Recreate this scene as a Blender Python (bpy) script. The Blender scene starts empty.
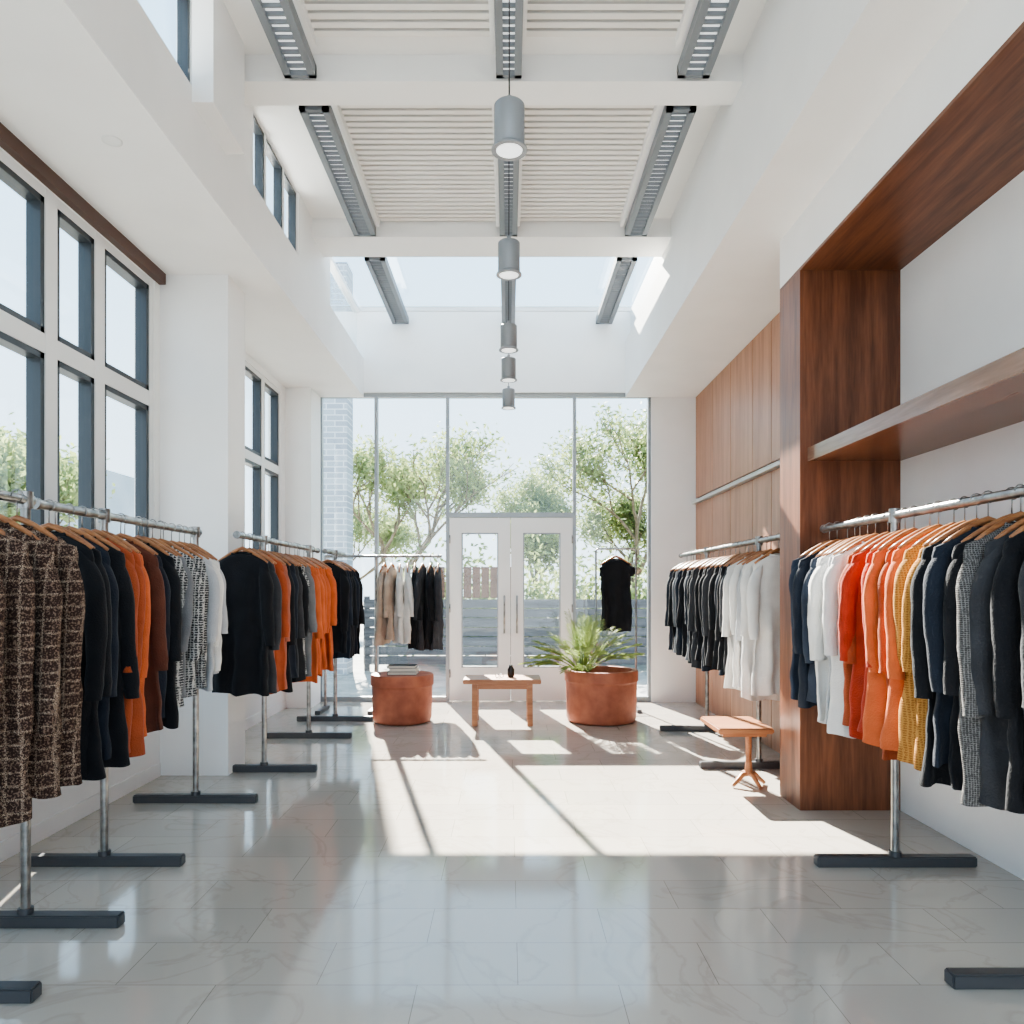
import bpy, math, random
from mathutils import Vector, Matrix
R = random.Random(7)
scene = bpy.context.scene
col = scene.collection
try:
    scene.view_settings.look = 'AgX - Medium High Contrast'
except Exception: pass

def lin(r, g, b):
    f = lambda c: (c/255/12.92) if c/255 <= .04045 else ((c/255+.055)/1.055)**2.4
    return (f(r), f(g), f(b), 1)

# ---------------------------------------------------------------- materials
def base(name, c, rough=.6, metal=0, spec=.5):
    m = bpy.data.materials.new(name); m.use_nodes = True
    n = m.node_tree.nodes; b = n['Principled BSDF']
    b.inputs['Base Color'].default_value = c
    b.inputs['Roughness'].default_value = rough
    b.inputs['Metallic'].default_value = metal
    b.inputs['Specular IOR Level'].default_value = spec
    return m, m.node_tree, b

def noisy(name, c1, c2, scale=(8, 8, 8), nscale=1., rough=.6, metal=0, bump=0., bscale=60, spec=.5, detail=4, pos=(.35, .65)):
    m, nt, b = base(name, c1, rough, metal, spec)
    tc = nt.nodes.new('ShaderNodeTexCoord'); mp = nt.nodes.new('ShaderNodeMapping')
    mp.inputs['Scale'].default_value = scale
    nz = nt.nodes.new('ShaderNodeTexNoise'); nz.inputs['Scale'].default_value = nscale; nz.inputs['Detail'].default_value = detail
    rp = nt.nodes.new('ShaderNodeValToRGB')
    rp.color_ramp.elements[0].color = c1; rp.color_ramp.elements[1].color = c2
    rp.color_ramp.elements[0].position = pos[0]; rp.color_ramp.elements[1].position = pos[1]
    L = nt.links.new
    L(tc.outputs['Object'], mp.inputs[0]); L(mp.outputs[0], nz.inputs['Vector']); L(nz.outputs['Fac'], rp.inputs[0]); L(rp.outputs[0], b.inputs['Base Color'])
    if bump:
        n2 = nt.nodes.new('ShaderNodeTexNoise'); n2.inputs['Scale'].default_value = bscale
        bp = nt.nodes.new('ShaderNodeBump'); bp.inputs['Strength'].default_value = bump; bp.inputs['Distance'].default_value = .01
        L(tc.outputs['Object'], n2.inputs['Vector']); L(n2.outputs['Fac'], bp.inputs['Height']); L(bp.outputs[0], b.inputs['Normal'])
    return m

def fabric(name, rgb, k=.78, bump=.4):
    c = lin(*rgb); d = tuple(x*k for x in c[:3])+(1,)
    m = noisy(name, d, c, (1, 1, 1), 9, .9, 0, bump, 140, .2)
    b = m.node_tree.nodes['Principled BSDF']
    b.inputs['Sheen Weight'].default_value = .06
    return m

def fabric_grid(name, dark, light, fx, fz, thr, ramp_noise=40, dist=.5, soft=.14, speck=None, bump=.3):
    m, nt, b = base(name, dark, .92, 0, .15)
    L = nt.links.new
    tc = nt.nodes.new('ShaderNodeTexCoord')
    outs = []
    for d, f in (('X', fx), ('Z', fz)):
        w = nt.nodes.new('ShaderNodeTexWave'); w.wave_type = 'BANDS'; w.bands_direction = d
        w.inputs['Scale'].default_value = f; w.inputs['Distortion'].default_value = dist; w.inputs['Detail'].default_value = 2; w.inputs['Detail Scale'].default_value = 6
        L(tc.outputs['Object'], w.inputs['Vector']); outs.append(w)
    mx = nt.nodes.new('ShaderNodeMath'); mx.operation = 'MAXIMUM'
    L(outs[0].outputs['Fac'], mx.inputs[0]); L(outs[1].outputs['Fac'], mx.inputs[1])
    nz = nt.nodes.new('ShaderNodeTexNoise'); nz.inputs['Scale'].default_value = ramp_noise; nz.inputs['Detail'].default_value = 3
    L(tc.outputs['Object'], nz.inputs['Vector'])
    mu = nt.nodes.new('ShaderNodeMath'); mu.operation = 'MULTIPLY'
    ad = nt.nodes.new('ShaderNodeMath'); ad.operation = 'ADD'; ad.inputs[1].default_value = .5
    L(nz.outputs['Fac'], ad.inputs[0]); L(mx.outputs[0], mu.inputs[0]); L(ad.outputs[0], mu.inputs[1])
    rp = nt.nodes.new('ShaderNodeValToRGB')
    rp.color_ramp.elements[0].position = thr; rp.color_ramp.elements[0].color = dark
    rp.color_ramp.elements[1].position = min(thr+soft, 1); rp.color_ramp.elements[1].color = light
    L(mu.outputs[0], rp.inputs[0])
    last = rp.outputs[0]
    if speck:
        n3 = nt.nodes.new('ShaderNodeTexNoise'); n3.inputs['Scale'].default_value = 150; n3.inputs['Detail'].default_value = 2
        r3 = nt.nodes.new('ShaderNodeValToRGB'); r3.color_ramp.elements[0].position = .52; r3.color_ramp.elements[1].position = .60
        mc = nt.nodes.new('ShaderNodeMix'); mc.data_type = 'RGBA'; mc.inputs[7].default_value = speck
        L(tc.outputs['Object'], n3.inputs['Vector']); L(n3.outputs['Fac'], r3.inputs[0]); L(r3.outputs[0], mc.inputs[0]); L(last, mc.inputs[6]); last = mc.outputs[2]
    L(last, b.inputs['Base Color'])
    n2 = nt.nodes.new('ShaderNodeTexNoise'); n2.inputs['Scale'].default_value = 160
    bp = nt.nodes.new('ShaderNodeBump'); bp.inputs['Strength'].default_value = bump; bp.inputs['Distance'].default_value = .01
    L(tc.outputs['Object'], n2.inputs['Vector']); L(n2.outputs['Fac'], bp.inputs['Height']); L(bp.outputs[0], b.inputs['Normal'])
    return m

def woodmat(name, a, b_, scale=(14, 14, 1.1), rough=.38):
    m, nt, b = base(name, a, rough, 0, .5)
    L = nt.links.new
    tc = nt.nodes.new('ShaderNodeTexCoord'); mp = nt.nodes.new('ShaderNodeMapping'); mp.inputs['Scale'].default_value = scale
    n1 = nt.nodes.new('ShaderNodeTexNoise'); n1.inputs['Scale'].default_value = 1; n1.inputs['Detail'].default_value = 8; n1.inputs['Distortion'].default_value = .6
    n2 = nt.nodes.new('ShaderNodeTexNoise'); n2.inputs['Scale'].default_value = 6; n2.inputs['Detail'].default_value = 3
    L(tc.outputs['Object'], mp.inputs[0]); L(mp.outputs[0], n1.inputs['Vector']); L(mp.outputs[0], n2.inputs['Vector'])
    av = nt.nodes.new('ShaderNodeMath'); av.operation = 'MULTIPLY_ADD'; av.inputs[1].default_value = .3
    L(n2.outputs['Fac'], av.inputs[0]); 
    sc = nt.nodes.new('ShaderNodeMath'); sc.operation = 'MULTIPLY'; sc.inputs[1].default_value = .7
    L(n1.outputs['Fac'], sc.inputs[0]); L(sc.outputs[0], av.inputs[2])
    rp = nt.nodes.new('ShaderNodeValToRGB'); rp.color_ramp.elements[0].position = .36; rp.color_ramp.elements[1].position = .64
    rp.color_ramp.elements[0].color = a; rp.color_ramp.elements[1].color = b_
    L(av.outputs[0], rp.inputs[0]); L(rp.outputs[0], b.inputs['Base Color'])
    return m

M = {}
M['white'] = noisy('white_plaster', (.86, .85, .835, 1), (.89, .88, .865, 1), (1, 1, 1), 2.5, .5, 0, .03, 90, .3)
M['ceil'] = noisy('ceiling_paint', (.88, .87, .85, 1), (.90, .89, .87, 1), (1, 1, 1), 2, .6, 0, 0, 1, .3)
M['louver'] = base('louver_slat', (.82, .79, .75, 1), .6)[0]
M['louver_back'] = base('louver_backing', (.26, .25, .24, 1), .8)[0]
M['frame'] = base('window_frame_white', (.80, .80, .79, 1), .4)[0]
M['sash'] = base('window_sash_dark', lin(50, 55, 60), .35)[0]
M['alu'] = base('mullion_grey', lin(150, 155, 158), .35, .3)[0]
M['steel'] = noisy('brushed_steel', lin(132, 130, 128), lin(172, 170, 167), (3, 3, 3), 6, .28, .9)
M['foot'] = base('rack_foot_gunmetal', lin(88, 89, 92), .4, .5)[0]
M['fixture'] = base('fixture_grey', lin(124, 129, 134), .45, .1)[0]
M['pend'] = base('pendant_grey', lin(140, 143, 146), .4, .25)[0]
M['wood_dark'] = woodmat('walnut', lin(92, 54, 36), lin(136, 86, 60))
M['wood_band'] = woodmat('walnut_band', lin(90, 54, 38), lin(130, 84, 60), (14, 1.1, 14))
M['wood_panel'] = woodmat('wood_panel', lin(152, 106, 82), lin(182, 134, 106), (10, 10, .8))
M['wood_shelf'] = woodmat('shelf_wood', lin(96, 62, 46), lin(132, 90, 68), (14, 1.1, 14), .25)
M['shelf_edge'] = woodmat('shelf_edge_wood', lin(112, 84, 68), lin(140, 110, 92), (14, 1.1, 14), .18)
M['strip'] = base('pale_metal_strip', lin(190, 190, 186), .3)[0]
M['wood_table'] = woodmat('table_wood', lin(146, 92, 60), lin(184, 126, 88), (1.5, 14, 14))
M['hanger'] = woodmat('hanger_wood', lin(136, 86, 54), lin(178, 124, 82), (6, 30, 30))
M['terra'] = noisy('terracotta', lin(154, 88, 66), lin(178, 108, 82), (1, 1, 1), 7, .6, 0, .12, 50)
M['soil'] = noisy('soil', lin(50, 36, 26), lin(86, 64, 46), (1, 1, 1), 30, .95, 0, .5, 60)
M['bark'] = noisy('bark', lin(90, 80, 66), lin(134, 122, 104), (1, 1, 1), 8, .9)
M['black'] = base('black_plastic', lin(25, 25, 27), .4)[0]
M['paper'] = base('book_pages', lin(225, 220, 208), .8)[0]
M['book1'] = base('book_cover_teal', lin(70, 84, 90), .5)[0]
M['book2'] = base('book_cover_dark', lin(38, 44, 50), .5)[0]
M['brownstrip'] = base('brown_trim', lin(84, 60, 50), .5)[0]

def leafmat(name, c1, c2, tr=.5):
    m = noisy(name, c1, c2, (1, 1, 1), 1.2, .6)
    nt = m.node_tree; b = nt.nodes['Principled BSDF']; out = nt.nodes['Material Output']
    t = nt.nodes.new('ShaderNodeBsdfTranslucent'); mx = nt.nodes.new('ShaderNodeMixShader'); mx.inputs[0].default_value = tr
    rp = [n for n in nt.nodes if n.type == 'VALTORGB'][0]
    nt.links.new(rp.outputs[0], t.inputs[0]); nt.links.new(b.outputs[0], mx.inputs[1]); nt.links.new(t.outputs[0], mx.inputs[2]); nt.links.new(mx.outputs[0], out.inputs[0])
    return m
M['treeleaf'] = leafmat('tree_leaf', lin(112, 128, 84), lin(160, 172, 118), .45)
M['leaf'] = leafmat('palm_leaf', lin(104, 124, 62), lin(172, 184, 116))

def glass(name, tint=(.95, .98, .99, 1)):
    m = bpy.data.materials.new(name); m.use_nodes = True
    nt = m.node_tree; nt.nodes.clear(); L = nt.links.new
    o = nt.nodes.new('ShaderNodeOutputMaterial'); tr = nt.nodes.new('ShaderNodeBsdfTransparent'); gl = nt.nodes.new('ShaderNodeBsdfGlossy')
    tr.inputs[0].default_value = tint; gl.inputs['Roughness'].default_value = .01
    lw = nt.nodes.new('ShaderNodeLayerWeight'); lw.inputs[0].default_value = .5
    pw = nt.nodes.new('ShaderNodeMath'); pw.operation = 'POWER'; pw.inputs[1].default_value = 5
    ma = nt.nodes.new('ShaderNodeMath'); ma.operation = 'MULTIPLY_ADD'; ma.inputs[1].default_value = .6; ma.inputs[2].default_value = .035
    mx = nt.nodes.new('ShaderNodeMixShader')
    L(lw.outputs['Facing'], pw.inputs[0]); L(pw.outputs[0], ma.inputs[0])
    L(ma.outputs[0], mx.inputs[0]); L(tr.outputs[0], mx.inputs[1]); L(gl.outputs[0], mx.inputs[2]); L(mx.outputs[0], o.inputs[0])
    return m
M['glass'] = glass('clear_glass')

def emis(name, c, s):
    m, nt, b = base(name, c, .4)
    b.inputs['Emission Color'].default_value = c; b.inputs['Emission Strength'].default_value = s
    return m
M['diff'] = emis('light_diffuser', (.8, .83, .85, 1), .9)
M['diffp'] = emis('pendant_diffuser', (.9, .93, .95, 1), 1.0)

# floor
m, nt, b = base('polished_stone_tile', (.5, .5, .5, 1), .09, 0, .8)
L = nt.links.new
tc = nt.nodes.new('ShaderNodeTexCoord'); mp = nt.nodes.new('ShaderNodeMapping'); mp.inputs['Location'].default_value = (.32, -2.645, 0)
br = nt.nodes.new('ShaderNodeTexBrick'); br.offset = .5
br.inputs['Color1'].default_value = lin(186, 179, 170); br.inputs['Color2'].default_value = lin(177, 171, 163); br.inputs['Mortar'].default_value = lin(136, 130, 122)
br.inputs['Scale'].default_value = 1; br.inputs['Brick Width'].default_value = .71; br.inputs['Row Height'].default_value = .315; br.inputs['Mortar Size'].default_value = .0017; br.inputs['Mortar Smooth'].default_value = .3
nz = nt.nodes.new('ShaderNodeTexNoise'); nz.inputs['Scale'].default_value = 1.6; nz.inputs['Detail'].default_value = 8; nz.inputs['Distortion'].default_value = 1.4
rp = nt.nodes.new('ShaderNodeValToRGB')
rp.color_ramp.elements[0].position = .475; rp.color_ramp.elements[0].color = (1, 1, 1, 1)
e = rp.color_ramp.elements.new(.5); e.color = (.80, .77, .74, 1)
rp.color_ramp.elements[-1].position = .52; rp.color_ramp.elements[-1].color = (1, 1, 1, 1)
mixc = nt.nodes.new('ShaderNodeMix'); mixc.data_type = 'RGBA'; mixc.blend_type = 'MULTIPLY'; mixc.inputs[0].default_value = .5
L(tc.outputs['Object'], mp.inputs[0]); L(mp.outputs[0], br.inputs['Vector']); L(tc.outputs['Object'], nz.inputs['Vector']); L(nz.outputs['Fac'], rp.inputs[0])
L(br.outputs['Color'], mixc.inputs[6]); L(rp.outputs[0], mixc.inputs[7]); L(mixc.outputs[2], b.inputs['Base Color'])
M['floor'] = m
m, nt, b = base('pale_stone_brick', (.5, .5, .5, 1), .8)
tc = nt.nodes.new('ShaderNodeTexCoord'); mp = nt.nodes.new('ShaderNodeMapping'); mp.inputs['Rotation'].default_value = (math.radians(90), 0, 0)
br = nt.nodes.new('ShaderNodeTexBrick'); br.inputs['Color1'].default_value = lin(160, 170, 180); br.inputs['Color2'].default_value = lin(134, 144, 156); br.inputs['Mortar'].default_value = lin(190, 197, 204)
br.inputs['Scale'].default_value = 1; br.inputs['Brick Width'].default_value = .3; br.inputs['Row Height'].default_value = .1; br.inputs['Mortar Size'].default_value = .01
nt.links.new(tc.outputs['Object'], mp.inputs[0]); nt.links.new(mp.outputs[0], br.inputs['Vector']); nt.links.new(br.outputs['Color'], b.inputs['Base Color'])
M['brick'] = m
M['paving'] = noisy('paving', lin(130, 130, 127), lin(156, 155, 150), (1, 1, 1), 3, .9)
M['fence'] = noisy('fence_grey', lin(70, 72, 76), lin(98, 100, 104), (.6, 3, 8), 2, .8)
M['fence_b'] = noisy('fence_brown', lin(80, 60, 50), lin(108, 82, 68), (.6, 3, 8), 2, .8)
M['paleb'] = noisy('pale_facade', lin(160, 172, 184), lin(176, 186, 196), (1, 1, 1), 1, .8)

FAB = dict(
    black=fabric('fabric_black', (33, 34, 38)), navy=fabric('fabric_navy', (40, 46, 57)), char=fabric('fabric_charcoal', (62, 63, 67)),
    rust=fabric('fabric_rust', (166, 84, 54)), orange=fabric('fabric_orange', (206, 108, 66)), red=fabric('fabric_red', (176, 66, 46)),
    mustard=fabric_grid('fabric_mustard', lin(146, 98, 50), lin(186, 136, 76), 30, 30, .5, 60, 3, .3), white=fabric('fabric_white', (222, 220, 216), .9), grey=fabric('fabric_grey', (120, 122, 126)),
    beige=fabric('fabric_beige', (186, 166, 150)), denim=fabric('fabric_denim', (58, 66, 80)), brown=fabric('fabric_brown', (96, 58, 46)),
    ltgrey=fabric('fabric_lightgrey', (180, 182, 186), .9), pinkrust=fabric('fabric_dusty_rust', (170, 106, 88)),
    knit=fabric_grid('fabric_knit', lin(64, 62, 62), lin(128, 126, 124), 40, 40, .7, 120, 2, .3),
    tweed=fabric_grid('fabric_tweed', lin(58, 43, 38), lin(168, 148, 130), 6.5, 6.5, .97, 260, .8, .16, lin(126, 104, 90), .6),
    pattern=fabric_grid('fabric_pattern', lin(52, 54, 58), lin(180, 180, 178), 16, 22, .72, 60, 3),
)

# ---------------------------------------------------------------- builder
import bmesh
class B:
    def __init__(s): s.v = []; s.f = []; s.mi = []; s.mats = []; s.sm = []
    def m(s, mat):
        if mat not in s.mats: s.mats.append(mat)
        return s.mats.index(mat)
    def add(s, vs, fs, mat, smooth=False):
        o = len(s.v); s.v += [tuple(v) for v in vs]; k = s.m(mat)
        for f in fs: s.f.append(tuple(i+o for i in f)); s.mi.append(k); s.sm.append(smooth)
    def box(s, x0, x1, y0, y1, z0, z1, mat, bev=0):
        if bev:
            bm = bmesh.new(); bmesh.ops.create_cube(bm, size=1)
            for v in bm.verts:
                v.co = Vector(((x0+x1)/2+v.co.x*(x1-x0), (y0+y1)/2+v.co.y*(y1-y0), (z0+z1)/2+v.co.z*(z1-z0)))
            bmesh.ops.bevel(bm, geom=bm.edges[:], offset=bev, segments=2, affect='EDGES')
            bm.verts.index_update()
            s.add([v.co[:] for v in bm.verts], [[v.index for v in f.verts] for f in bm.faces], mat); bm.free(); return
        vs = [(x, y, z) for x in (x0, x1) for y in (y0, y1) for z in (z0, z1)]
        s.add(vs, [(0, 1, 3, 2), (4, 6, 7, 5), (0, 4, 5, 1), (2, 3, 7, 6), (0, 2, 6, 4), (1, 5, 7, 3)], mat)
    def tube(s, pts, rad, mat, seg=8, cap=True, flat=1.0):
        pts = [Vector(p) for p in pts]
        if not hasattr(rad, '__len__'): rad = [rad]*len(pts)
        vs = []; fs = []; n = len(pts); prev = None
        for i, p in enumerate(pts):
            t = (pts[min(i+1, n-1)]-pts[max(i-1, 0)]).normalized()
            if prev is None:
                a = t.cross(Vector((0, 1, 0))) if abs(t.y) < .9 else t.cross(Vector((1, 0, 0)))
            else: a = prev - t*prev.dot(t)
            a.normalize(); prev = a; bb = t.cross(a)
            for k in range(seg):
                th = 2*math.pi*k/seg
                vs.append(p + a*math.cos(th)*rad[i] + bb*math.sin(th)*rad[i]*flat)
        for i in range(n-1):
            for k in range(seg):
                k2 = (k+1) % seg
                fs.append((i*seg+k, i*seg+k2, (i+1)*seg+k2, (i+1)*seg+k))
        if cap: fs.append(tuple(range(seg))[::-1]); fs.append(tuple((n-1)*seg+k for k in range(seg)))
        s.add(vs, fs, mat, True)
    def lathe(s, prof, cx, cy, mat, seg=48):
        vs = []; fs = []
        for r, z in prof:
            for k in range(seg):
                th = 2*math.pi*k/seg; vs.append((cx+r*math.cos(th), cy+r*math.sin(th), z))
        for i in range(len(prof)-1):
            for k in range(seg):
                k2 = (k+1) % seg; fs.append((i*seg+k, i*seg+k2, (i+1)*seg+k2, (i+1)*seg+k))
        s.add(vs, fs, mat, True)
    def done(s, name, parent=None, autosmooth=False):
        me = bpy.data.meshes.new(name); me.from_pydata(s.v, [], s.f); 
        for mm in s.mats: me.materials.append(mm)
        me.polygons.foreach_set('material_index', s.mi); me.polygons.foreach_set('use_smooth', s.sm); me.update()
        if autosmooth:
            try: me.set_sharp_from_angle(angle=math.radians(40))
            except Exception: pass
        o = bpy.data.objects.new(name, me); col.objects.link(o)
        if parent: o.parent = parent
        return o
def boxobj(name, *a, bev=0):
    b = B(); b.box(*a, bev=bev); return b.done(name)

# ---------------------------------------------------------------- room shell
XL, XR, XRN = -2.6, 2.3, 2.47
YB = 9.2; ZS = 3.74; ZC = 4.8
boxobj('floor', -2.75, 2.7, -1.2, 9.36, -.1, 0, M['floor'])
boxobj('ground', -60, 60, -10, 80, -.3, -.101, M['paving'])

w = B()
W = M['white']
w.box(-2.75, XL, -1.2, 9.36, 0, .6, W)
w.box(-2.75, XL, -1.2, 9.36, 3.66, ZS, W)
for y0, y1 in ((-1.2, 1.0), (5.52, 6.6), (8.6, 9.36)): w.box(-2.75, XL, y0, y1, .6, 3.66, W)
w.done('wall_left')
boxobj('column_left', XL, -2.09, 5.6, 5.96, 0, ZS, W)
boxobj('column_back_left', XL, -2.30, 8.75, 9.2, 0, ZS, W)
w = B(); w.box(XL, XL+.012, -1.2, 5.59, 0, .1, W); w.box(XL, XL+.012, 5.97, 8.74, 0, .1, W); w.done('baseboard_left')
boxobj('trim_1', XL, XL+.05, -1.2, 5.59, 3.66, ZS, M['brownstrip'])

w = B(); w.box(XRN, 2.7, -1.2, 5.07, 0, ZS, W)
w.box(XR+.03, 2.7, 5.07, 9.36, 0, ZS, W)
w.done('wall_right')
p = B()
ys = [5.08, 5.95, 6.55, 7.05, 7.75, 8.45, 9.19]
for a, c in zip(ys, ys[1:]):
    p.box(XR, XR+.03, a+.006, c-.006, 2.50, ZS-.003, M['wood_panel'])
    p.box(XR, XR+.03, a+.006, c-.006, 0.0, 2.42, M['wood_panel'])
p.box(XR-.05, XR+.03, 5.08, 9.19, 2.425, 2.455, M['strip'])
p.done('wood_wall_paneling')
boxobj('wood_column', 1.838, XRN, 4.72, 5.07, 0, 3.40, M['wood_dark'])
boxobj('bulkhead_right_drop', 1.838, XRN, -1.2, 5.07, 3.42, ZS, W)
boxobj('wood_soffit_band', 1.838, XRN, -1.2, 5.07, 3.40, 3.42, M['wood_band'])
s = B(); s.box(1.90, XRN, -.5, 4.72, 2.20, 2.275, M['wood_shelf']); s.box(1.885, 1.90, -.5, 4.72, 2.195, 2.28, M['shelf_edge']); s.done('wall_shelf')

# ceilings / soffits
boxobj('soffit_left', -2.75, -1.77, -1.2, 9.2, ZS, 4.21, W)
boxobj('soffit_right', 1.44, 2.7, -1.2, 9.2, ZS, 4.42, W)
w = B()
for y0, y1 in ((-1.2, 2.9), (4.3, 5.3), (6.45, 7.6)): w.box(-1.9, -1.8, y0, y1, 4.21, ZC, W)
w.done('wall_clerestory_left')
boxobj('wall_clerestory_right', 1.5, 1.62, -1.2, 9.2, 4.42, ZC, W)
boxobj('pilaster', -1.77, -1.65, 4.2, 4.7, 4.12, ZC, W)
c = B(); c.box(-1.9, 1.62, -1.2, 7.42, ZC, 5.0, M['ceil'])
c.done('ceiling')
c = B()
for y0, y1 in ((1.9, 2.2), (4.78, 5.02), (6.9, 7.32)):
    c.box(-1.8, 1.5, y0, y1, 4.63, ZC, M['ceil'])
c.done('ceiling_beams')
l = B()
for y0, y1 in ((2.25, 4.58), (5.1, 6.85)):
    for x0, x1 in ((-1.17, -.11), (.11, 1.02)):
        l.box(x0, x1, y0, y1, 4.785, 4.797, M['louver_back'])
        y = y0+.03
        while y < y1-.03:
            l.box(x0, x1, y, y+.045, 4.755, 4.78, M['louver']); y += .070
        l.box(x0-.03, x0, y0, y1, 4.70, 4.797, M['ceil']); l.box(x1, x1+.03, y0, y1, 4.70, 4.797, M['ceil'])
l.done('ceiling_louvers')

def fixture(cx, y0, y1, wd=.2):
    f = B(); z0, z1 = 4.62, 4.70
    f.box(cx-wd/2, cx-wd/2+.045, y0, y1, z0, z1, M['fixture']); f.box(cx+wd/2-.045, cx+wd/2, y0, y1, z0, z1, M['fixture'])
    f.box(cx-wd/2, cx+wd/2, y0, y0+.03, z0, z1, M['fixture']); f.box(cx-wd/2, cx+wd/2, y1-.03, y1, z0, z1, M['fixture'])
    f.box(cx-wd/2+.045, cx+wd/2-.045, y0+.03, y1-.03, z0+.035, z1, M['diff'])
    y = y0+.06
    while y < y1-.05:
        f.box(cx-wd/2+.045, cx+wd/2-.045, y, y+.010, z0+.01, z0+.035, M['fixture']); y += .06
    for yy in (y0+.2, y1-.2): f.box(cx-.02, cx+.02, yy, yy+.03, z1, ZC, M['fixture'])
    f.done('linear_ceiling_light')
for cx, wd in ((-1.31, .2), (0.005, .16), (1.17, .2)):
    for y0, y1 in ((2.25, 4.74), (5.05, 6.87), (7.36, 9.15)): fixture(cx, y0, y1, wd)

for y in (3.39, 4.74, 6.24, 7.14, 8.25):
    p = B(); r = .069
    p.lathe([(0, 3.585), (r-.006, 3.585), (r, 3.578), (r, 3.40), (r-.004, 3.395), (r-.012, 3.395), (r-.014, 3.42), (0, 3.42)], .006, y, M['pend'], 40)
    p.lathe([(r+.012, 3.375), (r+.012, 3.383), (r-.008, 3.383), (r-.008, 3.375), (r+.012, 3.375)], .006, y, M['pend'], 40)
    p.lathe([(0, 3.376), (r-.01, 3.376), (r-.01, 3.380), (0, 3.380)], .006, y, M['diffp'], 32)
    for a in (0, 2.09, 4.19): p.tube([(.006+(r-.004)*math.cos(a), y+(r-.004)*math.sin(a), 3.38), (.006+(r-.004)*math.cos(a), y+(r-.004)*math.sin(a), 3.40)], .003, M['pend'], 6)
    p.tube([(.006, y, 3.585), (.006, y, 4.62)], .003, M['black'], 6)
    p.lathe([(0, 3.62), (.014, 3.62), (.014, 3.585), (0, 3.585)], .006, y, M['pend'], 16)
    p.done('pendant_light', autosmooth=True)

d = B(); d.lathe([(0, ZS-.002), (.04, ZS-.002), (.05, ZS-.006), (.05, ZS)], -2.07, 3.92, M['frame'], 24); d.done('recessed_downlight')

# back wall
w = B()
w.box(-2.75, 2.7, YB, 9.36, 3.80, 4.79, W)
w.box(-2.75, -2.33, YB, 9.36, 0, 3.80, W); w.box(1.76, 2.7, YB, 9.36, 0, 3.80, W)
w.done('wall_back')
g = B(); g.box(-1.9, 1.62, 7.42, 7.50, ZC-.02, 4.86, M['frame']); g.box(-1.9, 1.62, 9.2, 9.28, ZC, 4.86, M['frame'])
g.box(-1.8, 1.5, 7.5, 9.2, 4.84, 4.845, M['glass']); g.done('window_skylight')

def window(name, axis, pos, us, zs, fr=.05, sash=.03, sm='sash', skip=(), depth=.07, fm='frame'):
    b = B()
    def bx(u0, u1, z0, z1, d0, d1, mat):
        if axis == 'x': b.box(pos+d0, pos+d1, u0, u1, z0, z1, mat)
        else: b.box(u0, u1, pos+d0, pos+d1, z0, z1, mat)
    F = M[fm]; h = fr/2
    for u in us: bx(max(u-h, us[0]), min(u+h, us[-1]), zs[0], zs[-1], -depth/2, depth/2, F)
    for z in zs: bx(us[0], us[-1], max(z-h, zs[0]), min(z+h, zs[-1]), -depth/2+.002, depth/2-.002, F)
    for i in range(len(us)-1):
        for j in range(len(zs)-1):
            u0, u1, z0, z1 = us[i]+(0 if i == 0 else h), us[i+1]-(0 if i == len(us)-2 else h), zs[j]+h, zs[j+1]-h
            if i == 0: u0 += h
            if i == len(us)-2: u1 -= h
            if sash:
                S = M[sm]
                for a in ((u0, u0+sash, z0, z1), (u1-sash, u1, z0, z1), (u0, u1, z0, z0+sash), (u0, u1, z1-sash, z1)):
                    bx(*a, -depth/2+.01, depth/2-.008, S)
            bx(u0, u1, z0, z1, -.003, .003, M['glass'])
    return b.done(name)
window('window_1', 'x', -2.66, [1.0, 1.7, 2.35, 3.0, 3.62, 4.29, 4.80, 5.52], [.6, 2.78, 3.66], .11, .035, depth=.1)
window('window_2', 'x', -2.66, [6.6, 7.35, 8.0, 8.6], [.6, 2.74, 3.66], .09, .035, depth=.1)
window('window_3', 'x', -1.85, [2.9, 3.6, 4.3], [4.21, ZC], .03, .025, depth=.08)
window('window_4', 'x', -1.85, [5.3, 5.6, 6.05, 6.45], [4.21, ZC], .03, .025, depth=.08)
g = B(); g.box(-1.86, -1.854, 7.6, 9.2, 4.21, 4.8, M['glass']); g.box(-1.9, -1.82, 7.6, 9.2, 4.78, 4.83, M['frame']); g.done('window_5')
b = B()
A = M['alu']; yy = YB+.03
for x in (-2.33, -1.645, -.765, .80, 1.725):
    b.box(x, x+.04, yy, yy+.08, 0, 3.80, A)
b.box(-2.33, 1.765, yy+.001, yy+.079, 3.75, 3.80, A)
b.box(-2.33, -.76, yy+.001, yy+.079, 0, .06, A); b.box(.83, 1.765, yy+.001, yy+.079, 0, .06, A)
b.box(-.76, .83, yy+.001, yy+.079, 2.27, 2.33, A)
b.box(-2.33, -.75, yy+.04, yy+.046, .05, 3.76, M['glass']); b.box(.83, 1.74, yy+.04, yy+.046, .05, 3.76, M['glass']); b.box(-.74, .81, yy+.04, yy+.046, 2.33, 3.76, M['glass'])
b.done('window_front')
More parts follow.
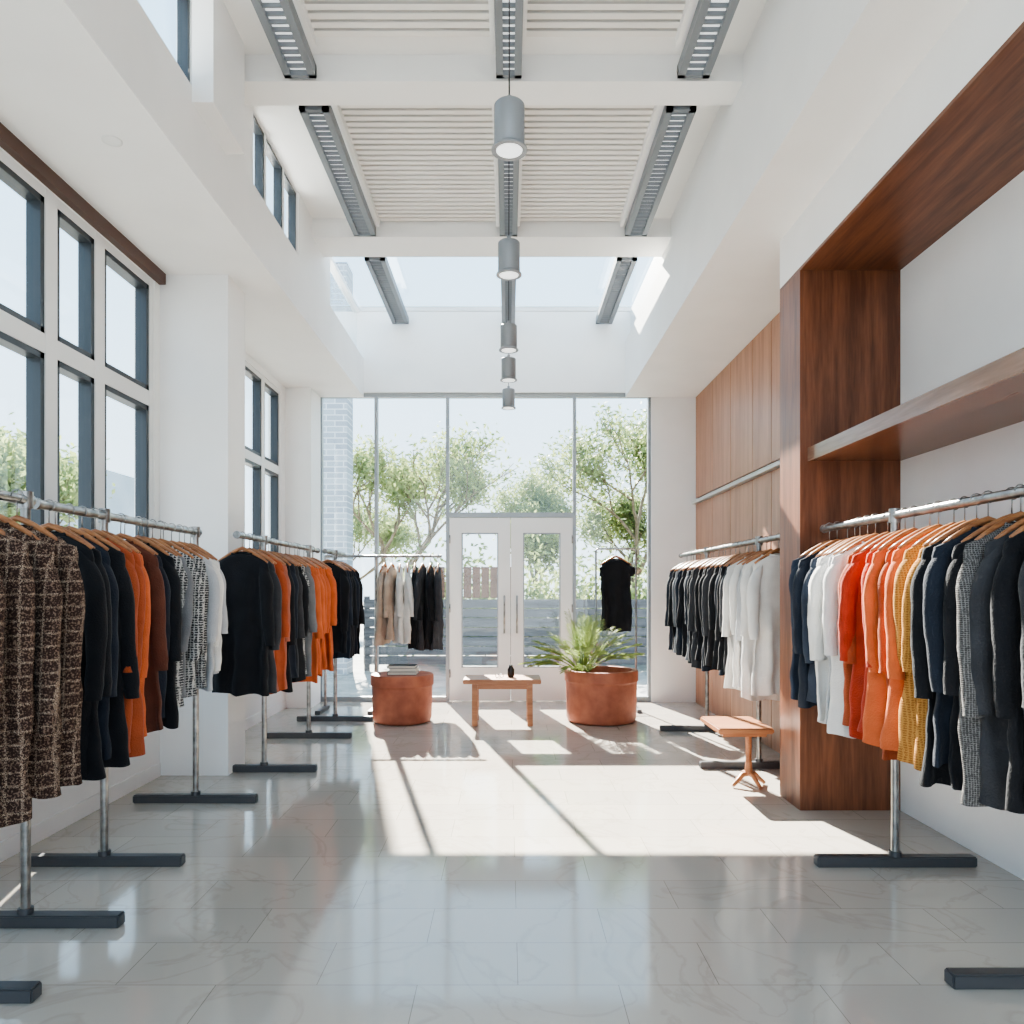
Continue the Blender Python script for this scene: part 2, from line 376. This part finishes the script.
def door(name, x0, x1, hx):
    b = B(); F = M['frame']; y0, y1 = yy+.005, yy+.065
    b.box(x0, x0+.15, y0, y1, .01, 2.265, F, .004); b.box(x1-.15, x1, y0, y1, .01, 2.265, F, .004)
    b.box(x0+.15, x1-.15, y0+.001, y1-.001, .01, .42, F); b.box(x0+.15, x1-.15, y0+.001, y1-.001, 2.08, 2.265, F)
    b.box(x0+.15, x1-.15, yy+.03, yy+.036, .42, 2.08, M['glass'])
    for a in ((x0+.15, x0+.165, .42, 2.08), (x1-.165, x1-.15, .42, 2.08), (x0+.15, x1-.15, .42, .435), (x0+.15, x1-.15, 2.065, 2.08)):
        b.box(a[0], a[1], y0+.008, y1-.008, a[2], a[3], M['alu'])
    b.tube([(hx, y0, .85), (hx, y0-.05, .85), (hx, y0-.05, 1.30), (hx, y0, 1.30)], .012, M['steel'], 10)
    for z in (.3, 1.1, 1.95):
        xx = x0+.004 if hx > (x0+x1)/2 else x1-.004
        b.tube([(xx, y0-.008, z), (xx, y0-.008, z+.1)], .01, M['steel'], 8)
    b.done(name)
door('door_1', -.722, .030, -.045); door('door_2', .036, .797, .11)

# ---------------------------------------------------------------- racks
RZ = 1.765
def rack(x, y0, y1, posts, footx=.4, z=RZ, foff=0):
    b = B()
    b.tube([(x, y0, z), (x, y1, z)], .021, M['steel'], 14)
    for y in (y0, y1): b.tube([(x, y-.012, z), (x, y+.012, z)], .026, M['steel'], 14)
    for y in posts:
        b.tube([(x, y, .05), (x, y, z)], .019, M['steel'], 12)
        b.tube([(x, y, z-.035), (x, y, z+.035)], .028, M['steel'], 12)
        b.tube([(x, y, .05), (x, y, .075)], .03, M['foot'], 12)
        b.box(x-footx+foff, x+footx+foff, y-.03, y+.03, 0, .052, M['foot'], .006)
    return b.done('clothing_rack', autosmooth=True)

def garment(b, h, mat, cx, cy, yaw, L_, w=.205, sl=.56, railz=RZ, axis='x', sleeveless=False, wide=1.):
    zt = railz-.125; Mn = 44; nb = 24
    ph = [R.uniform(0, 6.28) for _ in range(8)]
    cyaw, syaw = math.cos(yaw), math.sin(yaw)
    def T(x, y, z):
        if axis == 'y': x, y = -y, x
        return (cx+x*cyaw-y*syaw, cy+x*syaw+y*cyaw, z)
    prof = [(0, .072, .028), (.010, .085, .030), (.028, .120, .031), (.050, .160, .031), (.075, w-.008, .031), (.11, w, .032)]
    for i in range(1, nb+1):
        t = i/nb; prof.append((.11+(L_-.11)*t, w*(1-.05*math.sin(math.pi*t))*(1+(.06*wide)*t), .032+.014*t))
    vs = []; fs = []
    lean = R.uniform(-.02, .02); f1 = R.uniform(26, 40); f2 = R.uniform(52, 70); hs = R.uniform(-.012, .012)
    for (dz, hw, hd) in prof:
        t = dz/L_
        for k in range(Mn):
            th = 2*math.pi*k/Mn
            c_ = math.copysign(abs(math.cos(th))**.8, math.cos(th)); s_ = math.copysign(abs(math.sin(th))**.7, math.sin(th))
            x = hw*c_; y = hd*s_
            A_ = .024*min(1, t*1.4)
            y += A_*math.sin(x*f1+ph[0]+t*1.4)+.6*A_*math.sin(x*f2+ph[1]-t*2.2)+lean*t
            y += .005*math.sin(t*19+x*22+ph[2])*min(1, t*5)+.003*math.sin(t*47-x*40+ph[6])*min(1, t*3)
            x += (.008*math.sin(t*9+ph[3])+.003*math.sin(t*31+ph[5]))*min(1, t*2)
            z = zt-dz + ((.009*math.sin(x*26+ph[4])+.005*s_) if t > .95 else 0) + hs*c_*t
            if dz == 0 and s_ < 0: z -= .018*abs(s_)
            vs.append(T(x, y, z))
    n = len(prof)
    for i in range(n-1):
        for k in range(Mn):
            k2 = (k+1) % Mn; fs.append((i*Mn+k, (i+1)*Mn+k, (i+1)*Mn+k2, i*Mn+k2))
    b.add(vs, fs, mat, True)
    vs = []; fs = []
    for j, (dz, e) in enumerate(((.014, .004), (-.012, .006), (-.014, -.001), (.01, -.004))):
        for k in range(24):
            th = 2*math.pi*k/24; z = zt-dz-(.018*abs(math.sin(th)) if math.sin(th) < 0 else 0)
            vs.append(T((.074+e)*math.cos(th), (.029+e)*math.sin(th), z))
    for i in range(3):
        for k in range(24):
            k2 = (k+1) % 24; fs.append((i*24+k, (i+1)*24+k, (i+1)*24+k2, i*24+k2))
    b.add(vs, fs, mat, True)
    if not sleeveless:
        for sgn in (-1, 1):
            N = 22; S = 14; vs = []; fs = []; ph2 = R.uniform(0, 6.28); fwd = R.uniform(-.055, .02); out = R.uniform(-.005, .045); bend = R.uniform(-.018, .02)
            sl2 = sl*R.uniform(.94, 1.05)
            for i in range(N):
                t = i/(N-1)
                ease = 1-(1-min(1, t*3))**2
                px = sgn*(w-.060+(.042+out*t)*ease+bend*math.sin(t*3.1)); py = fwd*t*1.4
                pz = zt-.055-sl2*t
                rx = (.018+.036*ease)*(1-.32*t); ry = (.018+.022*ease)*(1-.18*t)
                if t > .93: rx *= .9
                for k in range(S):
                    th = 2*math.pi*k/S; wr = 1+.05*math.sin(t*15+2*th+ph2)*min(1, t*4)+.035*math.sin(t*37-th+ph2)*t
                    vs.append(T(px+rx*wr*math.cos(th), py+ry*wr*math.sin(th), pz-.02*(1-ease)*math.cos(th)*sgn))
            for i in range(N-1):
                for k in range(S):
                    k2 = (k+1) % S; fs.append((i*S+k, (i+1)*S+k, (i+1)*S+k2, i*S+k2))
            fs.append(tuple(range(S)))
            b.add(vs, fs, mat, True)
    pts = [T(x, 0, zt+.038-.10*(abs(x)/.18)**1.25) for x in (-.18, -.14, -.1, -.06, -.03, 0, .03, .06, .1, .14, .18)]
    h.tube(pts, [.008, .011, .012, .013, .013, .013, .013, .013, .012, .011, .008], M['hanger'], 8)
    r = .0245; hp = [(0, 0, zt+.045), (0, 0, railz-.03)]
    for a in range(-90, 181, 30):
        an = math.radians(a-0); hp.append((r*math.cos(an)*(1 if a > -90 else 0)+0, 0, railz+r*math.sin(an)+.002))
    h.tube([T(*q) for q in hp], .0028, M['steel'], 6)

def fill(rackname, x, y0, sp, runs, axis='x', railz=RZ, jitter=.16, w0=.2):
    h = B(); y = y0
    for name, keys, n, L_, sl in runs:
        b = B()
        for i in range(n):
            k = keys[i % len(keys)]
            yaw = R.uniform(-jitter, jitter); LL = L_+R.uniform(-.05, .05)
            if axis == 'x': garment(b, h, FAB[k], x+R.uniform(-.015, .015), y+R.uniform(-.01, .01), yaw, LL, w0+R.uniform(-.016, .014), sl+R.uniform(-.03, .03), railz)
            else: garment(b, h, FAB[k], y, x, yaw, LL, .19, sl, railz, 'y')
            y += sp
        b.done(name)
    h.done('clothes_hangers')
    return y

XA = -2.04
rack(XA+.04, 2.0, 3.13, (2.55, 3.11))
fill('A', XA+.08, 2.10, .145, [('tweed_coats', ['tweed'], 7, 1.05, .70)], jitter=.1, w0=.235)
rack(XA, 3.24, 4.93, (3.79, 4.90))
fill('B', XA, 3.32, .088, [('black_coats', ['black', 'black', 'navy'], 4, 1.08, .66), ('rust_shirts', ['rust', 'rust', 'orange'], 3, 1.04, .62),
     ('dark_shirts', ['brown', 'navy', 'black'], 3, .95, .60), ('patterned_shirts', ['pattern', 'grey', 'pattern', 'char'], 5, .88, .58), ('grey_blouses', ['ltgrey', 'white'], 3, .82, .52)], w0=.205)
XC = -1.86
rack(XC, 5.15, 7.32, (5.72, 7.0), foff=.0)
fill('C', XC, 5.24, .115, [('black_shirts', ['black', 'char'], 2, .98, .60), ('rust_shirts', ['pinkrust', 'rust'], 3, 1.0, .58), ('black_shirts', ['black', 'navy', 'char'], 4, .99, .58),
     ('patterned_shirts', ['pattern', 'grey'], 2, .96, .56), ('orange_shirts', ['orange'], 7, 1.0, .58)], w0=.185)
rack(-1.82, 7.45, 8.3, (7.9,), foff=-.0)
fill('D', -1.82, 7.52, .12, [('black_shirts', ['black', 'navy', 'black'], 6, .93, .58)])
b = B(); ry = 8.62
b.tube([(-2.1, ry, RZ), (-.76, ry, RZ)], .016, M['steel'], 12)
for x in (-1.52,):
    b.tube([(x, ry, .04), (x, ry, RZ)], .016, M['steel'], 12); b.box(x-.03, x+.03, ry-.36, ry+.36, 0, .045, M['foot'], .005)
b.tube([(-2.1, ry, .04), (-2.1, ry, RZ)], .016, M['steel'], 12); b.box(-2.13, -2.07, ry-.36, ry+.1, 0, .045, M['foot'], .005)
b.done('clothing_rack', autosmooth=True)
fill('E', ry, -1.42, .088, [('beige_shirts', ['beige', 'beige', 'white', 'white'], 4, .84, .52), ('black_shirts', ['black', 'char'], 4, .90, .55)], axis='y')
rack(1.95, 2.2, 4.62, (2.64, 3.78), foff=.0)
fill('R1', 1.95, 2.45, .094, [('charcoal_sweaters', ['char', 'char', 'black', 'char', 'knit'], 5, 1.0, .64), ('black_shirts', ['black', 'navy', 'black'], 3, 1.0, .60), ('mustard_shirts', ['mustard'], 2, 1.03, .58),
     ('rust_shirts', ['orange', 'rust'], 3, 1.0, .58), ('red_shirts', ['red', 'red', 'rust'], 3, .97, .56), ('white_blouses', ['white', 'ltgrey', 'white'], 4, 1.0, .56), ('denim_shirts', ['denim', 'navy'], 3, .90, .56)], w0=.215)
rack(1.95, 5.32, 8.45, (5.83, 7.35), foff=-.06)
fill('R2', 1.95, 5.42, .128, [('white_blouses', ['white', 'white', 'ltgrey'], 5, 1.02, .58), ('dark_shirts', ['char', 'black', 'navy', 'black'], 10, .95, .58), ('dark_shirts', ['navy', 'grey', 'black'], 7, .93, .58)])
b = B(); fy = 8.62
b.tube([(1.01, fy, .04), (1.01, fy, 1.83), (1.03, fy, 1.85), (1.45, fy, 1.85), (1.47, fy, 1.83), (1.47, fy, .04)], .012, M['steel'], 10)
for x in (1.01, 1.47): b.box(x-.025, x+.025, fy-.25, fy+.25, 0, .04, M['foot'], .004)
b.tube([(1.01, fy, .3), (1.47, fy, .3)], .01, M['steel'], 8)
b.done('garment_display_frame', autosmooth=True)
b = B(); h = B(); garment(b, h, FAB['black'], 1.24, fy, 0.05, .82, .175, .14, 1.85); b.done('black_tshirt'); h.done('clothes_hanger')

# ---------------------------------------------------------------- furniture
def pot(name, cx, cy, r, hgt, plant):
    p = B()
    prof = [(0, 0), (r-.05, 0), (r-.02, .012), (r-.008, .05), (r, hgt-.14), (r+.002, hgt-.12), (r+.012, hgt-.11), (r+.014, hgt-.02), (r+.006, hgt)]
    if plant: prof += [(r-.05, hgt), (r-.055, hgt-.02), (r-.06, hgt-.08), (0, hgt-.08)]
    else: prof += [(r-.01, hgt+.004), (0, hgt+.004)]
    p.lathe(prof, cx, cy, M['terra'], 64)
    o = p.done(name, autosmooth=True); return o
pot('terracotta_stool', -1.11, 7.88, .315, .50, False)
pot('terracotta_planter', .985, 7.93, .375, .54, True)
pl = B()
pl.lathe([(.31, .462), (.2, .475), (0, .49)], .985, 7.93, M['soil'], 40)
pl.done('planter_soil')
bk = B(); z = .505
for i, (dx, wdt, ln, th, mt) in enumerate(((0, .30, .22, .035, 'book1'), (.01, .28, .21, .03, 'paper'), (-.01, .29, .2, .03, 'book2'))):
    cx, cy = -1.09+dx, 7.80+.01*i
    bk.box(cx-wdt/2, cx+wdt/2, cy-ln/2, cy+ln/2, z, z+.004, M[mt]); bk.box(cx-wdt/2, cx+wdt/2, cy-ln/2, cy+ln/2, z+th-.004, z+th, M[mt])
    bk.box(cx-wdt/2+.006, cx+wdt/2-.006, cy-ln/2+.006, cy+ln/2-.004, z+.004, z+th-.004, M['paper']); bk.box(cx-wdt/2, cx-wdt/2+.005, cy-ln/2, cy+ln/2, z, z+th, M[mt])
    z += th
bk.done('book_stack')

pl = B(); base_p = Vector((.79, 7.86, .48))
for i in range(56):
    az = i*2.39996+R.uniform(-.2, .2); e0 = R.choice((16, 28, 40, 52, 64, 76, 86)); el = math.radians(e0+R.uniform(-8, 8)); Lf = R.uniform(.5, .66)+.12*math.sin(el)
    d = Vector((math.cos(az)*math.cos(el), math.sin(az)*math.cos(el), math.sin(el)))
    pts = []; N = 9
    for k in range(N):
        t = k/(N-1); q = base_p+d*Lf*t+Vector((0, 0, .10*math.sin(min(t*1.6, 1)*math.pi/2)*math.cos(el)-.18*Lf*t*t*(1.2-math.sin(el)*.5))); pts.append(q)
    pl.tube(pts, [.005*(1-.8*k/(N-1)) for k in range(N)], M['leaf'], 5)
    side = d.cross(Vector((0, 0, 1))).normalized()
    for k in range(14):
        t = .4+.6*k/13; i0 = min(int(t*(N-1)), N-2); fr_ = t*(N-1)-i0; q = pts[i0].lerp(pts[i0+1], fr_); tn = (pts[i0+1]-pts[i0]).normalized()
        for sg in (-1, 1):
            ll = .17*math.sin(math.pi*(.15+.75*t))*R.uniform(.8, 1.1)
            dd = (side*sg*.7+tn*.9+Vector((0, 0, R.uniform(-.1, .2)))).normalized()
            wv = tn*.005
            mid = q+dd*ll*.5
            pl.add([q-wv*.4, q+wv*.4, mid+wv, q+dd*ll+Vector((0, 0, -.02)), mid-wv], [(0, 1, 2, 3, 4)], M['leaf'])
pl.done('potted_palm')

t = B(); TX0, TX1, TY0, TY1, TZ = -.455, .335, 7.56, 8.0, .475
t.box(TX0, TX1, TY0, TY1, TZ-.045, TZ, M['wood_table'], .006)
for x in (TX0+.09, TX1-.14):
    for y in (TY0+.02, TY1-.08): t.box(x, x+.055, y, y+.055, 0, TZ-.045, M['wood_table'], .004)
t.box(TX0+.11, TX1-.11, TY0+.035, TY0+.055, TZ-.10, TZ-.045, M['wood_table']); t.box(TX0+.11, TX1-.11, TY1-.065, TY1-.045, TZ-.10, TZ-.045, M['wood_table'])
t.done('coffee_table')
v = B(); v.lathe([(0, TZ), (.03, TZ), (.036, TZ+.02), (.036, TZ+.08), (.02, TZ+.11), (.02, TZ+.13), (.014, TZ+.13), (.014, TZ+.1), (0, TZ+.1)], .03, 7.78, M['black'], 24); v.done('small_black_vase')
v = B()
for x in (-.045, -.0): 
    v.tube([(x-.035+.018*math.cos(a)-.03, 7.70, TZ+.024+.018*math.sin(a)) for a in [k*math.pi/6 for k in range(13)]], .003, M['black'], 6, cap=False)
v.tube([(-.095, 7.70, TZ+.03), (-.095, 7.80, TZ+.02)], .003, M['black'], 6); v.tube([(-.015, 7.70, TZ+.03), (-.015, 7.80, TZ+.02)], .003, M['black'], 6)
v.done('eyeglasses')

s = B(); sx, sy = 1.70, 5.30
s.box(1.44, 1.82, 5.12, 5.62, .40, .44, M['wood_table'], .008); s.box(1.48, 1.78, 5.16, 5.58, .375, .40, M['wood_table'])
s.lathe([(.028, .375), (.022, .33), (.02, .2), (.026, .12), (.032, .08), (.0, .07)], sx, sy, M['wood_table'], 24)
for a in (20, 110, 200, 290):
    a = math.radians(a); dx, dy = math.cos(a), math.sin(a)
    s.tube([(sx, sy, .09), (sx+dx*.05, sy+dy*.05, .085), (sx+dx*.10, sy+dy*.10, .04), (sx+dx*.135, sy+dy*.135, .014)], [.018, .018, .015, .013], M['wood_table'], 10)
s.done('pedestal_side_table', autosmooth=True)

# ---------------------------------------------------------------- outside
boxobj('brick_building_slice', -3.2, -2.79, 13, 13.5, -.1, 7.05, M['brick'])  # brick building, cut to a narrow slice to shape its floor shadow
boxobj('pale_building', -15, -9.5, 9, 22, -.1, 4.2, M['paleb'])
f = B()
for i in range(7): f.box(-2.6, 7, 13.5, 13.55, .02+i*.17, .175+i*.17, M['fence'])
for i in range(11): f.box(-1.6+i*.16, -1.46+i*.16, 13.5, 13.54, 1.22, 1.78, M['fence_b'])
for x in (-2.6, -1, 1, 3, 5, 6.9): f.box(x, x+.09, 13.55, 13.64, -.1, 1.25, M['fence'])
f.done('garden_fence')

def tree(x, y, hgt, spread, nleaf, seed, size=.07, z0=-.1, cl=.16):
    rr = random.Random(seed); b = B(); tips = []
    def br(p, d, ln, r, dep):
        pts = [p]; q = p.copy(); dd = d.copy()
        for k in range(4):
            dd = (dd+Vector((rr.uniform(-.22, .22), rr.uniform(-.22, .22), rr.uniform(-.05, .15)))).normalized(); q = q+dd*ln/4; pts.append(q.copy())
        b.tube(pts, [r*(1-.1*k) for k in range(5)], M['bark'], 6 if dep > 2 else 4, cap=False)
        if dep <= 2: tips.extend(pts[1:])
        if dep == 0: return
        for k in range(3):
            a = rr.uniform(0, 6.28); s_ = spread*rr.uniform(.5, 1.0)
            nd = (dd*.9+Vector((math.cos(a)*s_, math.sin(a)*s_, rr.uniform(-.1, .35)))).normalized()
            br(pts[-1] if k else pts[3], nd, ln*rr.uniform(.62, .82), r*.6, dep-1)
    br(Vector((x, y, z0)), Vector((rr.uniform(-.1, .1), 0, 1)), hgt*.27, hgt*.017, 5)
    lv = []; lf = []
    for i in range(nleaf):
        p = rr.choice(tips)+Vector((rr.gauss(0, cl), rr.gauss(0, cl), rr.gauss(0, cl)))
        a = Vector((rr.gauss(0, 1), rr.gauss(0, 1), rr.gauss(0, 1))).normalized(); c = a.orthogonal().normalized(); s_ = size*rr.uniform(.6, 1.2)
        o = len(lv); lv += [p-a*s_, p+c*s_*.45, p+a*s_, p-c*s_*.45]; lf.append((o, o+1, o+2, o+3))
    b.add(lv, lf, M['treeleaf'])
    b.done('tree')
tree(-2.7, 17.5, 6.6, .85, 7000, 3)
tree(2.6, 17, 6.6, .9, 15000, 5)
tree(.9, 21, 5.6, .95, 15000, 8)
tree(5.2, 20, 6.5, .9, 12000, 12)
tree(-7.6, 10.5, 5.0, .85, 8000, 21)
tree(-7.0, 6.5, 4.2, .85, 7000, 33)
tree(-6.2, 26, 6, .9, 9000, 25)
h = B(); rr = random.Random(4); lv = []; lf = []
for i in range(26000):
    p = Vector((rr.uniform(-2.4, 9), 15.4+rr.gauss(0, .4), abs(rr.gauss(0, 1))*.75+.1)); a = Vector((rr.gauss(0, 1), rr.gauss(0, 1), rr.gauss(0, 1))).normalized(); c = a.orthogonal().normalized(); s_ = .08
    o = len(lv); lv += [p-a*s_, p+c*s_*.5, p+a*s_, p-c*s_*.5]; lf.append((o, o+1, o+2, o+3))
h.add(lv, lf, M['treeleaf']); h.done('hedge')

# ---------------------------------------------------------------- light
wd = bpy.data.worlds.new('World'); scene.world = wd; wd.use_nodes = True
nt = wd.node_tree; bg = nt.nodes['Background']
tc = nt.nodes.new('ShaderNodeTexCoord'); sp = nt.nodes.new('ShaderNodeSeparateXYZ'); rp = nt.nodes.new('ShaderNodeValToRGB')
rp.color_ramp.elements[0].position = .0; rp.color_ramp.elements[0].color = (.80, .91, 1, 1)
rp.color_ramp.elements[1].position = .6; rp.color_ramp.elements[1].color = (.48, .74, 1, 1)
nt.links.new(tc.outputs['Generated'], sp.inputs[0]); nt.links.new(sp.outputs['Z'], rp.inputs[0]); nt.links.new(rp.outputs[0], bg.inputs[0])
bg.inputs[1].default_value = 3.1
sd = bpy.data.lights.new('sun', 'SUN'); sd.energy = 50; sd.angle = math.radians(.5); sd.color = (1, .91, .80)
so = bpy.data.objects.new('sun', sd); col.objects.link(so)
az = math.radians(13); el = math.radians(34.3)
trav = Vector((math.sin(az)*math.cos(el), -math.cos(az)*math.cos(el), -math.sin(el)))
so.rotation_euler = trav.to_track_quat('-Z', 'Y').to_euler(); so.location = (-4, 20, 15)

cd = bpy.data.cameras.new('camera'); co = bpy.data.objects.new('camera', cd); col.objects.link(co)
co.location = (0, 0, 1.4); co.rotation_euler = (math.radians(90), 0, 0)
cd.sensor_width = 36; cd.lens = 750/1024*36; cd.shift_x = 4/1024; cd.shift_y = 76/1024; cd.clip_start = .05; cd.clip_end = 300
scene.camera = co
